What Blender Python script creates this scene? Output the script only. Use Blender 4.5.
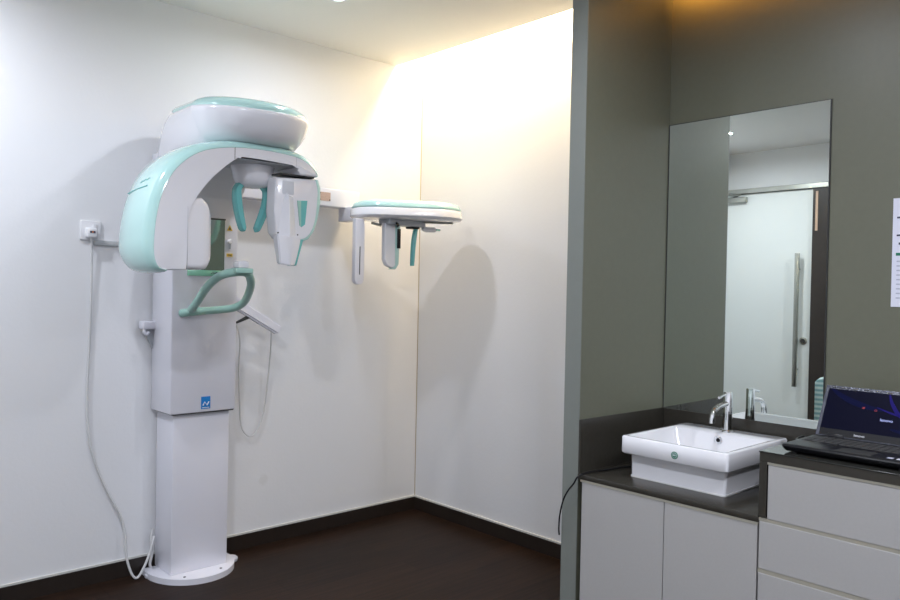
import bpy, bmesh, math, random
from mathutils import Vector, Matrix
from mathutils.bvhtree import BVHTree
random.seed(4)
for o in list(bpy.data.objects): bpy.data.objects.remove(o)
SC = bpy.context.scene
COL = SC.collection

# ------------------------------------------------------------------ camera
CAM = (-2.95378, -3.46983, 1.30812)
yaw, pitch, roll = math.radians(47.2118), math.radians(-0.69337), math.radians(-1.14637)
cd = bpy.data.cameras.new('camera'); cam = bpy.data.objects.new('camera', cd); COL.objects.link(cam)
cd.sensor_width = 36; cd.lens = 760.85 / 900 * 36; cd.clip_start = 0.05
fw = Vector((math.cos(yaw)*math.cos(pitch), math.sin(yaw)*math.cos(pitch), math.sin(pitch)))
rt = Vector((math.sin(yaw), -math.cos(yaw), 0)); dn = fw.cross(rt)
c_, s_ = math.cos(roll), math.sin(roll)
r2 = c_*rt + s_*dn; d2 = -s_*rt + c_*dn
cam.matrix_world = Matrix(((r2.x, -d2.x, -fw.x, CAM[0]), (r2.y, -d2.y, -fw.y, CAM[1]), (r2.z, -d2.z, -fw.z, CAM[2]), (0, 0, 0, 1)))
SC.camera = cam

# ------------------------------------------------------------------ world, exposure, lights
w = bpy.data.worlds.new('world'); SC.world = w; w.use_nodes = True
w.node_tree.nodes['Background'].inputs[0].default_value = (0.8, 0.9, 1, 1)
w.node_tree.nodes['Background'].inputs[1].default_value = 0.0
SC.view_settings.view_transform = 'Standard'; SC.view_settings.look = 'None'
SC.view_settings.gamma = 1; SC.view_settings.use_curve_mapping = False
SC.view_settings.exposure = 0.34

def area_light(name, loc, sx, sy, power, color, rot=(0, 0, 0), spread=180, shape='RECTANGLE'):
    l = bpy.data.lights.new(name, 'AREA'); l.shape = shape; l.size = sx
    if shape in ('RECTANGLE', 'ELLIPSE'): l.size_y = sy
    l.energy = power; l.color = color; l.spread = math.radians(spread)
    o = bpy.data.objects.new(name, l); o.location = loc; o.rotation_euler = rot; COL.objects.link(o)
    return o
COOL = (0.86, 0.90, 1.0)
WARM = (1.0, 0.60, 0.22)
# ceiling downlights: x, y, power
SPOTS = [(-1.04, -0.63, 6), (-2.71, -0.495, 14), (-1.04, -2.20, 8), (-2.71, -2.20, 20), (-2.71, -3.9, 24), (-1.04, -3.9, 18)]
for x, y, p in SPOTS:
    area_light('downlight_lamp', (x, y, 2.588), 0.09, 0.09, p, COOL, spread=170, shape='DISK')
# warm strips hidden in the two ceiling slots
area_light('cove_lamp', (-0.13, -0.80, 2.74), 0.05, 1.52, 20, (1.0, 0.77, 0.46), rot=(0, math.radians(-20), 0))
area_light('cove_lamp', (-0.10, -3.15, 2.66), 0.03, 2.9, 13, (1.0, 0.42, 0.05), rot=(0, math.radians(-80), 0), spread=140)

# ------------------------------------------------------------------ materials
def mat(name, col, rough=0.5, metal=0.0, bump=0.0, bscale=200, noise=0.0, nscale=6, emit=None, coat=0.0, spec=0.5):
    m = bpy.data.materials.new(name); m.use_nodes = True
    nt = m.node_tree; b = nt.nodes['Principled BSDF']
    b.inputs['Base Color'].default_value = (*col, 1); b.inputs['Roughness'].default_value = rough
    b.inputs['Metallic'].default_value = metal; b.inputs['Coat Weight'].default_value = coat
    b.inputs['Coat Roughness'].default_value = 0.04
    b.inputs['Specular IOR Level'].default_value = spec
    tc = nt.nodes.new('ShaderNodeTexCoord')
    n = nt.nodes.new('ShaderNodeTexNoise'); n.inputs['Scale'].default_value = nscale; n.inputs['Detail'].default_value = 4
    nt.links.new(tc.outputs['Object'], n.inputs['Vector'])
    if noise:
        mx = nt.nodes.new('ShaderNodeMix'); mx.data_type = 'RGBA'
        mx.inputs['A'].default_value = (*[max(0, v*(1-noise)) for v in col], 1)
        mx.inputs['B'].default_value = (*[min(1, v*(1+noise)) for v in col], 1)
        nt.links.new(n.outputs['Fac'], mx.inputs['Factor']); nt.links.new(mx.outputs['Result'], b.inputs['Base Color'])
    if bump:
        n2 = nt.nodes.new('ShaderNodeTexNoise'); n2.inputs['Scale'].default_value = bscale; n2.inputs['Detail'].default_value = 5
        nt.links.new(tc.outputs['Object'], n2.inputs['Vector'])
        bp = nt.nodes.new('ShaderNodeBump'); bp.inputs['Strength'].default_value = bump; bp.inputs['Distance'].default_value = 0.002
        nt.links.new(n2.outputs['Fac'], bp.inputs['Height']); nt.links.new(bp.outputs['Normal'], b.inputs['Normal'])
    if emit:
        b.inputs['Emission Color'].default_value = (*emit[0], 1); b.inputs['Emission Strength'].default_value = emit[1]
    return m
M = dict(
    wall=mat('white_paint', (0.765, 0.77, 0.785), 0.6, bump=0.25, bscale=60, noise=0.015, nscale=3),
    ceil=mat('ceiling_paint', (0.84, 0.81, 0.77), 0.8, bump=0.1),
    lam=mat('grey_laminate', (0.138, 0.141, 0.100), 0.42, noise=0.06, nscale=40, bump=0.05, bscale=400),
    edge=mat('grey_edge', (0.20, 0.215, 0.195), 0.42, noise=0.04, nscale=20),
    stone=mat('dark_stone', (0.040, 0.036, 0.029), 0.25, noise=0.15, nscale=60),
    glasstop=mat('black_glass_top', (0.03, 0.03, 0.027), 0.06, noise=0.1, nscale=30),
    door=mat('pale_cabinet_laminate', (0.42, 0.41, 0.40), 0.45, noise=0.04, nscale=120),
    chan=mat('beige_channel', (0.36, 0.34, 0.28), 0.4, noise=0.05),
    carc=mat('cabinet_carcass', (0.10, 0.095, 0.08), 0.5, noise=0.05),
    white=mat('white_enamel', (0.74, 0.74, 0.80), 0.28, coat=0.3, noise=0.01, nscale=3),
    whiteg=mat('white_gloss_plastic', (0.76, 0.76, 0.80), 0.16, coat=0.5, noise=0.01, nscale=3),
    grey=mat('grey_plastic', (0.42, 0.44, 0.47), 0.35, noise=0.02),
    mint=mat('mint_gloss_plastic', (0.43, 0.67, 0.64), 0.14, coat=0.8, noise=0.02, nscale=3),
    mintd=mat('mint_satin_plastic', (0.33, 0.55, 0.48), 0.3, coat=0.3, noise=0.04, nscale=6),
    teal=mat('teal_plastic', (0.16, 0.48, 0.47), 0.25, noise=0.03),
    black=mat('black_plastic', (0.008, 0.008, 0.010), 0.35, noise=0.1, spec=0.25),
    dark=mat('dark_rubber', (0.03, 0.03, 0.03), 0.5, noise=0.1),
    chrome=mat('chrome', (0.85, 0.86, 0.88), 0.06, 1.0, noise=0.01),
    steel=mat('brushed_steel', (0.42, 0.42, 0.38), 0.3, 1.0, noise=0.05, nscale=60),
    ceram=mat('white_ceramic', (0.83, 0.83, 0.86), 0.08, coat=0.6, noise=0.005),
    silic=mat('white_silicone', (0.75, 0.75, 0.74), 0.4, noise=0.05),
    cord=mat('white_cord_pvc', (0.62, 0.62, 0.62), 0.4, noise=0.03),
    socket=mat('socket_plastic', (0.76, 0.76, 0.78), 0.3, noise=0.01),
    conduit=mat('grey_conduit', (0.45, 0.47, 0.48), 0.4, noise=0.03),
    base=mat('dark_baseboard', (0.020, 0.014, 0.011), 0.35, noise=0.2, nscale=30),
    bead=mat('white_bead', (0.6, 0.6, 0.57), 0.5, noise=0.05),
    seam=mat('brown_seam', (0.42, 0.34, 0.22), 0.6, noise=0.1),
    orange=mat('orange_mark', (0.75, 0.25, 0.05), 0.4, noise=0.03),
    yellow=mat('yellow_sticker', (0.80, 0.52, 0.04), 0.4, noise=0.03),
    blue=mat('blue_sticker', (0.01, 0.20, 0.55), 0.35, noise=0.1, nscale=60),
    green=mat('green_sticker', (0.0, 0.16, 0.09), 0.4, noise=0.05),
    mintstrip=mat('green_acrylic_strip', (0.28, 0.62, 0.45), 0.2, noise=0.03),
    pink=mat('bronze_name_plate', (0.50, 0.36, 0.30), 0.35, noise=0.25, nscale=120),
    lgrey=mat('light_grey_plastic', (0.60, 0.62, 0.67), 0.35, noise=0.02),
    paper=mat('paper', (0.74, 0.75, 0.86), 0.7, noise=0.01),
    ink=mat('ink', (0.05, 0.05, 0.09), 0.6, noise=0.05),
    inkl=mat('pale_ink', (0.45, 0.47, 0.58), 0.6, noise=0.05),
    darkwood=mat('dark_wood_frame', (0.030, 0.021, 0.017), 0.4, noise=0.3, nscale=20),
    doorw=mat('white_door', (0.80, 0.82, 0.80), 0.4, noise=0.01),
    strip=mat('copper_strip', (0.62, 0.42, 0.30), 0.4, noise=0.15, nscale=80),
    lamp=mat('lit_lamp', (1, 1, 1), 0.5, emit=((0.95, 0.97, 1.0), 12.0), noise=0.01),
    led=mat('lit_led', (1, 0.8, 0.5), 0.5, emit=((1.0, 0.65, 0.3), 3.0), noise=0.01),
    text=mat('pale_text', (0.7, 0.7, 0.75), 0.4, noise=0.02),
    icon=mat('red_icon', (0.3, 0.02, 0.03), 0.5, emit=((0.6, 0.03, 0.05), 0.12), noise=0.02),
    glow=mat('screen_text', (0.4, 0.45, 0.8), 0.5, emit=((0.4, 0.45, 0.9), 0.25), noise=0.02),
    ribbon=mat('screen_blue_wave', (0.005, 0.004, 0.05), 0.3, spec=.05, emit=((0.05, 0.03, 0.5), 0.14), noise=0.1),
    ribbond=mat('screen_dim_wave', (0.002, 0.003, 0.018), 0.3, spec=.05, emit=((0.02, 0.03, 0.25), 0.06), noise=0.1),
    screen=mat('screen_navy', (0.002, 0.002, 0.008), 0.35, spec=0.05, emit=((0.004, 0.006, 0.03), 0.2), noise=0.3, nscale=12),
    film=mat('protective_film', (0.08, 0.085, 0.11), 0.25, 0.2, bump=1.0, bscale=90, noise=0.4, nscale=60),
)
def mirror_mat(name, col, rough=0.0):
    m = mat(name, col, rough, 1.0); return m
M['mirror'] = mirror_mat('mirror_glass', (0.80, 0.86, 0.82), 0.0)
M['pmirror'] = mirror_mat('tinted_mirror_panel', (0.42, 0.50, 0.45), 0.06)

# wall A paint with the old round stain and scuffs
def stain(m, cx, cz, r, col):
    nt = m.node_tree; b = nt.nodes['Principled BSDF']; src = b.inputs['Base Color'].links[0].from_socket
    g = nt.nodes.new('ShaderNodeNewGeometry')
    v = nt.nodes.new('ShaderNodeVectorMath'); v.operation = 'DISTANCE'; v.inputs[1].default_value = (cx, 0, cz)
    nz = nt.nodes.new('ShaderNodeTexNoise'); nz.inputs['Scale'].default_value = 45
    sc = nt.nodes.new('ShaderNodeVectorMath'); sc.operation = 'SCALE'; sc.inputs['Scale'].default_value = 0.025
    ad = nt.nodes.new('ShaderNodeVectorMath'); ad.operation = 'ADD'
    nt.links.new(g.outputs['Position'], nz.inputs['Vector']); nt.links.new(nz.outputs['Color'], sc.inputs[0])
    nt.links.new(g.outputs['Position'], ad.inputs[0]); nt.links.new(sc.outputs[0], ad.inputs[1]); nt.links.new(ad.outputs[0], v.inputs[0])
    mr = nt.nodes.new('ShaderNodeMapRange'); mr.inputs['From Min'].default_value = r*0.6; mr.inputs['From Max'].default_value = r
    mr.inputs['To Min'].default_value = 0.16; mr.inputs['To Max'].default_value = 0
    nt.links.new(v.outputs['Value'], mr.inputs['Value'])
    mx = nt.nodes.new('ShaderNodeMix'); mx.data_type = 'RGBA'; mx.inputs['B'].default_value = (*col, 1)
    nt.links.new(src, mx.inputs['A']); nt.links.new(mr.outputs['Result'], mx.inputs['Factor']); nt.links.new(mx.outputs['Result'], b.inputs['Base Color'])
M['wallA'] = mat('white_paint_stained', (0.765, 0.77, 0.785), 0.6, bump=0.25, bscale=60, noise=0.015, nscale=3)
stain(M['wallA'], -1.0, 0.34, 0.035, (0.45, 0.42, 0.36))

# dark walnut vinyl floor
def floor_mat():
    m = bpy.data.materials.new('walnut_vinyl'); m.use_nodes = True; nt = m.node_tree; b = nt.nodes['Principled BSDF']
    tc = nt.nodes.new('ShaderNodeTexCoord'); mp = nt.nodes.new('ShaderNodeMapping')
    nt.links.new(tc.outputs['Object'], mp.inputs['Vector'])
    br = nt.nodes.new('ShaderNodeTexBrick'); br.inputs['Scale'].default_value = 1
    br.inputs['Brick Width'].default_value = 1.2; br.inputs['Row Height'].default_value = 0.15; br.inputs['Mortar Size'].default_value = 0.0012
    br.inputs['Color1'].default_value = (0.021, 0.0115, 0.0075, 1); br.inputs['Color2'].default_value = (0.014, 0.0080, 0.0052, 1)
    br.inputs['Mortar'].default_value = (0.006, 0.004, 0.003, 1)
    nt.links.new(mp.outputs[0], br.inputs['Vector'])
    m2 = nt.nodes.new('ShaderNodeMapping'); m2.inputs['Scale'].default_value = (1.5, 30, 1); nt.links.new(tc.outputs['Object'], m2.inputs['Vector'])
    n = nt.nodes.new('ShaderNodeTexNoise'); n.inputs['Scale'].default_value = 2; n.inputs['Detail'].default_value = 6; nt.links.new(m2.outputs[0], n.inputs['Vector'])
    mx = nt.nodes.new('ShaderNodeMix'); mx.data_type = 'RGBA'; mx.blend_type = 'MULTIPLY'; mx.inputs['Factor'].default_value = 0.8
    cr = nt.nodes.new('ShaderNodeValToRGB'); cr.color_ramp.elements[0].position = 0.3; cr.color_ramp.elements[0].color = (0.45, 0.45, 0.45, 1)
    cr.color_ramp.elements[1].position = 0.7; cr.color_ramp.elements[1].color = (1.5, 1.4, 1.35, 1)
    nt.links.new(n.outputs['Fac'], cr.inputs[0]); nt.links.new(br.outputs['Color'], mx.inputs['A']); nt.links.new(cr.outputs[0], mx.inputs['B'])
    nt.links.new(mx.outputs['Result'], b.inputs['Base Color']); b.inputs['Roughness'].default_value = 0.42
    b.inputs['Specular IOR Level'].default_value = 0.09
    return m
M['floor'] = floor_mat()
def stripe_mat():
    m = bpy.data.materials.new('striped_teal_cloth'); m.use_nodes = True; nt = m.node_tree; b = nt.nodes['Principled BSDF']
    tc = nt.nodes.new('ShaderNodeTexCoord'); wv = nt.nodes.new('ShaderNodeTexWave'); wv.bands_direction = 'Z'; wv.inputs['Scale'].default_value = 9
    cr = nt.nodes.new('ShaderNodeValToRGB'); cr.color_ramp.elements[0].color = (0.16, 0.32, 0.34, 1); cr.color_ramp.elements[1].color = (0.5, 0.62, 0.62, 1)
    nt.links.new(tc.outputs['Object'], wv.inputs['Vector']); nt.links.new(wv.outputs['Fac'], cr.inputs[0]); nt.links.new(cr.outputs[0], b.inputs['Base Color'])
    b.inputs['Roughness'].default_value = 0.9
    return m
M['cloth'] = stripe_mat()

# ------------------------------------------------------------------ mesh helpers (all in world metres)
ORG = {}
def link(name, bm, m, parent=None, smooth=True, ang=35):
    bmesh.ops.recalc_face_normals(bm, faces=bm.faces)
    org = ORG.get(parent, Vector((0, 0, 0))) if parent else None
    if org is None:
        xs = [v.co for v in bm.verts]
        org = Vector(((min(v.x for v in xs)+max(v.x for v in xs))/2, (min(v.y for v in xs)+max(v.y for v in xs))/2, min(v.z for v in xs)))
        own = True
    else: own = False
    bmesh.ops.translate(bm, verts=bm.verts, vec=-org)
    me = bpy.data.meshes.new(name)
    if smooth:
        for f in bm.faces: f.smooth = True
        for e in bm.edges:
            if len(e.link_faces) == 2 and e.calc_face_angle(0) > math.radians(ang): e.smooth = False
    bm.to_mesh(me); bm.free(); me.materials.append(M[m])
    o = bpy.data.objects.new(name, me); COL.objects.link(o)
    if own: o.location = org
    else: o.parent = parent
    ORG[o] = org
    return o
def thing(name, label, cat, loc, group=None):
    o = bpy.data.objects.new(name, None); o.empty_display_size = 0.05; COL.objects.link(o); o.location = loc
    o['label'] = label; o['category'] = cat
    if group: o['group'] = group
    ORG[o] = Vector(loc); return o
def tag(o, label, cat, group=None):
    o['label'] = label; o['category'] = cat
    if group: o['group'] = group
    return o
def struct(name, bm, m):
    o = link(name, bm, m); o['kind'] = 'structure'; return o
def box(x0, x1, y0, y1, z0, z1, bev=0.0, seg=3, bm=None):
    b = bmesh.new()
    r = bmesh.ops.create_cube(b, size=1)
    for v in b.verts:
        v.co = Vector((x0+(v.co.x+.5)*(x1-x0), y0+(v.co.y+.5)*(y1-y0), z0+(v.co.z+.5)*(z1-z0)))
    if bev: bmesh.ops.bevel(b, geom=list(b.edges), offset=bev, segments=seg, profile=0.5, affect='EDGES')
    return merge(bm, b)
def merge(bm, b):
    if bm is None: return b
    me = bpy.data.meshes.new('tmp'); b.to_mesh(me); b.free(); bm.from_mesh(me); bpy.data.meshes.remove(me); return bm
def loft(rings, close_ring=True, caps=True, closed=False):
    b = bmesh.new(); R = [[b.verts.new(p) for p in r] for r in rings]; n = len(R[0])
    K = len(R)
    for i in range(K if closed else K-1):
        A, B = R[i], R[(i+1) % K]
        for j in range(n if close_ring else n-1):
            b.faces.new((A[j], A[(j+1) % n], B[(j+1) % n], B[j]))
    if caps and not closed:
        b.faces.new(R[0][::-1]); b.faces.new(R[-1])
    return b
def prism(pts, axis, a, c, bev=0.0, seg=3, bm=None):
    """pts: 2D outline; axis 'y': pts are (x,z) extruded along y from a to c; 'x': (y,z); 'z': (x,y)"""
    f = {'y': lambda p, t: (p[0], t, p[1]), 'x': lambda p, t: (t, p[0], p[1]), 'z': lambda p, t: (p[0], p[1], t)}[axis]
    b = loft([[f(p, a) for p in pts], [f(p, c) for p in pts]])
    if bev:
        cap = [e for e in b.edges if abs(e.verts[0].co['xyz'.index(axis)]-e.verts[1].co['xyz'.index(axis)]) < 1e-6]
        bmesh.ops.bevel(b, geom=cap, offset=bev, segments=seg, profile=0.5, affect='EDGES')
    return merge(bm, b)
def spline(pts, n=6, closed=False):
    P = [Vector(p) for p in pts]; out = []; N = len(P)
    for i in range(N if closed else N-1):
        if closed: p0, p1, p2, p3 = P[(i-1) % N], P[i], P[(i+1) % N], P[(i+2) % N]
        else: p0, p1, p2, p3 = P[max(i-1, 0)], P[i], P[i+1], P[min(i+2, N-1)]
        for k in range(n):
            t = k/n
            out.append(0.5*((2*p1)+(-p0+p2)*t+(2*p0-5*p1+4*p2-p3)*t*t+(-p0+3*p1-3*p2+p3)*t**3))
    if not closed: out.append(P[-1])
    return out
def tube(pts, r, n=6, seg=10, closed=False, ry=None, bm=None, smooth=True):
    P = spline(pts, n, closed) if smooth else [Vector(p) for p in pts]
    rings = []; N = len(P); up = Vector((0, 0, 1)); prev = None
    for i, p in enumerate(P):
        a = P[(i-1) % N] if (closed or i > 0) else p; c = P[(i+1) % N] if (closed or i < N-1) else p
        t = (c-a).normalized()
        if prev is None:
            u = t.cross(up)
            if u.length < 0.1: u = t.cross(Vector((1, 0, 0)))
            u.normalize()
        else:
            u = (prev-t*prev.dot(t)).normalized()
        prev = u; v = t.cross(u)
        rr = r(i/(N-1)) if callable(r) else r
        r_y = rr if ry is None else ry
        rings.append([p+u*rr*math.cos(2*math.pi*k/seg)+v*r_y*math.sin(2*math.pi*k/seg) for k in range(seg)])
    return merge(bm, loft(rings, closed=closed))
def lathe(prof, c, seg=32, axis='z', bm=None):
    """prof (r,h) list; c centre"""
    rings = []
    for r, h in prof:
        ring = []
        for k in range(seg):
            a = 2*math.pi*k/seg; p = (r*math.cos(a), r*math.sin(a), h)
            if axis == 'x': p = (h, r*math.cos(a), r*math.sin(a))
            if axis == 'y': p = (r*math.cos(a), h, r*math.sin(a))
            ring.append(Vector(p)+Vector(c))
        rings.append(ring)
    return merge(bm, loft(rings))
def disc(c, r, h, axis='z', seg=24, bm=None): return lathe([(r, 0), (r, h)], c, seg, axis, bm)
def text_part(name, s, size, mtx, m, parent, depth=0.0006):
    cu = bpy.data.curves.new('tmp', 'FONT'); cu.body = s; cu.size = size; cu.extrude = depth; cu.align_x = 'CENTER'; cu.align_y = 'CENTER'
    ob = bpy.data.objects.new('tmp', cu); COL.objects.link(ob)
    dg = bpy.context.evaluated_depsgraph_get(); me = bpy.data.meshes.new_from_object(ob.evaluated_get(dg))
    bm = bmesh.new(); bm.from_mesh(me); bpy.data.objects.remove(ob); bpy.data.meshes.remove(me)
    bmesh.ops.transform(bm, matrix=mtx, verts=bm.verts)
    return link(name, bm, m, parent, smooth=False)
# orientation of flat writing: facing -y (reads along +x), facing -x (reads along -y)
FACE_Y = Matrix(((1, 0, 0, 0), (0, 0, -1, 0), (0, 1, 0, 0), (0, 0, 0, 1)))
FACE_X = Matrix(((0, 0, -1, 0), (-1, 0, 0, 0), (0, 1, 0, 0), (0, 0, 0, 1)))

# ================================================================== ROOM
H = 2.6; XD = -3.65; YB = -4.9; SL = -0.205
struct('floor', box(XD-.1, 0.1, YB-.1, 0.1, -0.06, 0), 'floor')
b = box(XD-.1, SL, YB-.1, 0.1, H, H+0.06)
struct('ceiling', b, 'ceil')
struct('ceiling', box(SL-.08, 0.1, YB-.1, 0.1, 2.84, 2.9), 'ceil')
struct('trim_4', box(SL-.03, SL, YB, 0, H+.06, 2.84), 'ceil')
struct('wall_back', box(XD-.1, 0.1, 0, 0.1, -0.06, 2.9), 'wallA')
YP0, YP1 = -1.588, -1.668
struct('wall_right', box(0, 0.1, YP0, 0.0, -0.06, 2.9), 'wall')
struct('wall_vanity', box(0, 0.1, YB-.1, YP0, -0.06, 2.9), 'lam')
struct('wall_front', box(XD-.1, 0.1, YB-.1, YB, -0.06, 2.9), 'wall')
struct('wall_left', box(XD-.1, XD, YB, 0, -0.06, 2.9), 'wall')
XE = -0.574; YN = -1.651
struct('wall_partition', prism([(XE+.004, YN), (0, YP1), (0, YP0), (XE+.004, YP0+.012)], 'z', 0, 2.9), 'lam')
struct('trim_1', box(XE, XE+.004, YN, YP0+.012, 0, H), 'edge')
struct('baseboard_back', box(XD, 0, -0.012, 0, 0, 0.072), 'base')
struct('baseboard_right', box(-0.012, 0, YP0, -0.012, 0, 0.072), 'base')
struct('trim_2', box(XD, 0, -0.008, 0, 0.072, 0.080), 'bead')
struct('trim_2', box(-0.008, 0, YP0, -0.008, 0.072, 0.080), 'bead')
struct('trim_3', box(-0.002, 0, -0.004, 0, 0.08, 2.84), 'seam')

# downlights
LBL = {0: 'round recessed downlight right of the scanner above the skull positioner', 1: 'round recessed downlight seen high in the mirror',
       2: 'round recessed downlight between the scanner and the grey partition', 3: 'round recessed downlight above the photographer side of the room',
       4: 'round recessed downlight farthest back near the room entrance corner', 5: 'round recessed downlight above the drawer end of the vanity'}
for i, (x, y, p) in enumerate(SPOTS):
    t = thing('downlight', LBL[i], 'ceiling light', (x, y, 2.592), 'recessed downlights in the ceiling')
    bm = loft([[Vector((x+r*math.cos(a*math.pi/16), y+r*math.sin(a*math.pi/16), z)) for a in range(32)] for r, z in ((.030, 2.594), (.046, 2.594), (.048, 2.5995), (.030, 2.5995))], caps=False, closed=True)
    link('trim_ring', bm, 'white', t)
    link('lens', disc((x, y, 2.595), 0.0295, 0.004), 'lamp', t)
# LED strips lying on the ceiling edge inside the slots
tag(link('light_strip', box(SL-.02, SL-.004, -1.55, -0.03, 2.661, 2.668), 'led'), 'warm light strip hidden in the ceiling slot along the white wall', 'light strip')
tag(link('light_strip', box(SL-.02, SL-.004, -4.6, -1.7, 2.661, 2.668), 'led'), 'warm light strip hidden in the ceiling slot above the mirror wall', 'light strip')

# ================================================================== X-RAY MACHINE
CX = -1.44
mach = thing('panoramic_xray_machine', 'tall white and mint dental panoramic x-ray machine standing against the white wall', 'x-ray machine', (CX, -0.12, 0))
# base plate
pts = []
for k in range(25):
    a = math.pi + math.pi*k/24
    pts.append((CX+0.195*math.cos(a), -0.10+0.21*math.sin(a)))
pts = [(-1.635, -0.03)]+pts+[(-1.245, -0.03)]
basep = link('base_plate', prism(pts, 'z', 0.0, 0.026, 0.004), 'white', mach)
for sx, yy in ((-1.605, -0.085), (-1.250, -0.12)):
    link('mounting_lug', lathe([(0.034, 0), (0.036, 0.004), (0.036, 0.014), (0.030, 0.019)], (sx, yy, 0)), 'white', basep)
for bx, by in ((-1.53, -0.25), (-1.36, -0.25)):
    link('bolt', lathe([(0.006, 0), (0.006, 0.002), (0.003, 0.003)], (bx, by, 0.0255), 12), 'dark', basep)
link('lower_column', box(-1.572, -1.307, -0.200, -0.02, 0.0255, 0.80, 0.004), 'white', mach)
# upper column with neck
ring = lambda x0, x1, y0, y1, z: [Vector((x0, y0, z)), Vector((x1, y0, z)), Vector((x1, y1, z)), Vector((x0, y1, z))]
bm = loft([ring(-1.598, -1.292, -0.228, -0.012, 0.742), ring(-1.598, -1.292, -0.228, -0.012, 1.62), ring(-1.595, -1.290, -0.25, -0.012, 1.70),
           ring(-1.60, -1.285, -0.30, -0.012, 1.78), ring(-1.605, -1.28, -0.37, -0.012, 1.84), ring(-1.61, -1.27, -0.42, -0.012, 1.90)])
ed = [e for e in bm.edges]
bmesh.ops.bevel(bm, geom=ed, offset=0.006, segments=2, profile=0.5, affect='EDGES')
ucol = link('upper_column', bm, 'white', mach, ang=50)
YF = -0.2285
link('column_shadow_gap', box(-1.585, -1.297, -0.222, -0.02, 0.738, 0.7425), 'dark', ucol)
link('mirror_panel', box(-1.530, -1.358, YF-.004, YF+.002, 1.378, 1.607, 0.0012, 1), 'pmirror', ucol)
link('mirror_top_edge', box(-1.530, -1.356, YF-.006, YF+.002, 1.607, 1.613), 'dark', ucol)
ms = link('green_panel_strip', box(-1.530, -1.356, YF-.009, YF+.002, 1.352, 1.378, 0.002, 2), 'mintstrip', ucol)
sq = [(-1.425, 1.362), (-1.415, 1.368), (-1.407, 1.363), (-1.398, 1.370), (-1.390, 1.362), (-1.380, 1.371), (-1.372, 1.363)]
link('panel_logo', tube([(x, YF-.0095, z) for x, z in sq], 0.0013, 3, 6), 'ink', ucol)
link('warning_sticker', prism([(-1.347, 1.562), (-1.319, 1.562), (-1.333, 1.588)], 'y', YF-.001, YF+.001), 'yellow', ucol)
link('warning_symbol', prism([(-1.338, 1.566), (-1.328, 1.566), (-1.331, 1.577), (-1.335, 1.577)], 'y', YF-.0016, YF), 'ink', ucol)
link('yellow_sticker', box(-1.347, -1.318, YF-.001, YF+.001, 1.444, 1.458), 'yellow', ucol)
link('sticker_print', box(-1.342, -1.323, YF-.0016, YF, 1.449, 1.453), 'ink', ucol)
bt = link('button', lathe([(0.011, 0), (0.011, -.008), (0.008, -.012)], (-1.333, YF, 1.512), 20, 'y'), 'whiteg', ucol)
link('button_bracket', box(-1.338, -1.328, YF-.006, YF, 1.478, 1.502, 0.002), 'grey', ucol)
link('side_seam', box(-1.5905, -1.589, -0.20, -0.05, 0.90, 0.902), 'grey', ucol)
lg = link('brand_badge', box(-1.457, -1.414, YF-.0015, YF+.001, 0.757, 0.812), 'blue', ucol)
link('badge_mark', tube([(-1.449, YF-.002, 0.772), (-1.441, YF-.002, 0.788), (-1.430, YF-.002, 0.773), (-1.421, YF-.002, 0.789)], 0.0028, 1, 6, smooth=False), 'text', ucol)
link('badge_line', box(-1.452, -1.419, YF-.0022, YF, 0.761, 0.764), 'text', ucol)
# side tray
tray = link('side_tray', box(-1.655, -1.588, -0.055, -0.004, 1.108, 1.145, 0.006), 'white', mach)
link('tray_hook', tube([(-1.643, -.045, 1.118), (-1.643, -.045, 1.094), (-1.632, -.045, 1.087), (-1.624, -.045, 1.098)], 0.008), 'white', tray)
link('tray_wedge', prism([(-1.640, 1.110), (-1.589, 1.110), (-1.589, 1.0)], 'y', -.03, -.01), 'grey', tray)  # grey wedge tapering down below the tray

# ---- head cover ("hat")
def hat_ring(ins, z, tilt=0.0, r=0.239, hw=0.176, yb=-0.016, hi=None, bi=None):
    hi = ins if hi is None else hi; bi = ins*.6 if bi is None else bi
    cy = -0.60; r_ = r-ins; h_ = hw-hi; yb_ = yb-bi; pts = []
    d = abs(cy-(yb_-0.05)); sa = math.asin(max(-.9, min(.9, (r_-h_)/d)))
    N = 36; a0 = sa; a1 = -math.pi-sa
    for k in range(N+1):
        a = a0+(a1-a0)*k/N
        pts.append((CX+r_*math.cos(a), cy+r_*math.sin(a)))
    rc = 0.085
    for k in range(7):
        a = math.pi-(math.pi/2)*k/6
        pts.append((CX-h_+rc+rc*math.cos(a), yb_-rc+rc*math.sin(a)))
    for k in range(7):
        a = math.pi/2-(math.pi/2)*k/6
        pts.append((CX+h_-rc+rc*math.cos(a), yb_-rc+rc*math.sin(a)))
    return [Vector((x, y, z+tilt*(y+0.6))) for x, y in pts]
T = 0.11; TL = 0.125
bm = loft([hat_ring(.11, 1.866, -.06, hi=.02, bi=0), hat_ring(.075, 1.870, -.06, hi=.004, bi=0), hat_ring(.050, 1.880, -.05, hi=0, bi=.004), hat_ring(.030, 1.904, -.02, hi=0, bi=.012), hat_ring(.015, 1.935, .02, hi=.002, bi=.024), hat_ring(.006, 1.965, .055, hi=.006, bi=.040),
           hat_ring(.001, 1.988, .085, hi=.012, bi=.056), hat_ring(0, 2.003, .10, hi=.018, bi=.072), hat_ring(.002, 2.012, T, hi=.022, bi=.085), hat_ring(.012, 2.015, T, hi=.034, bi=.10)])
hat = link('head_cover', bm, 'whiteg', mach, ang=60)
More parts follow.
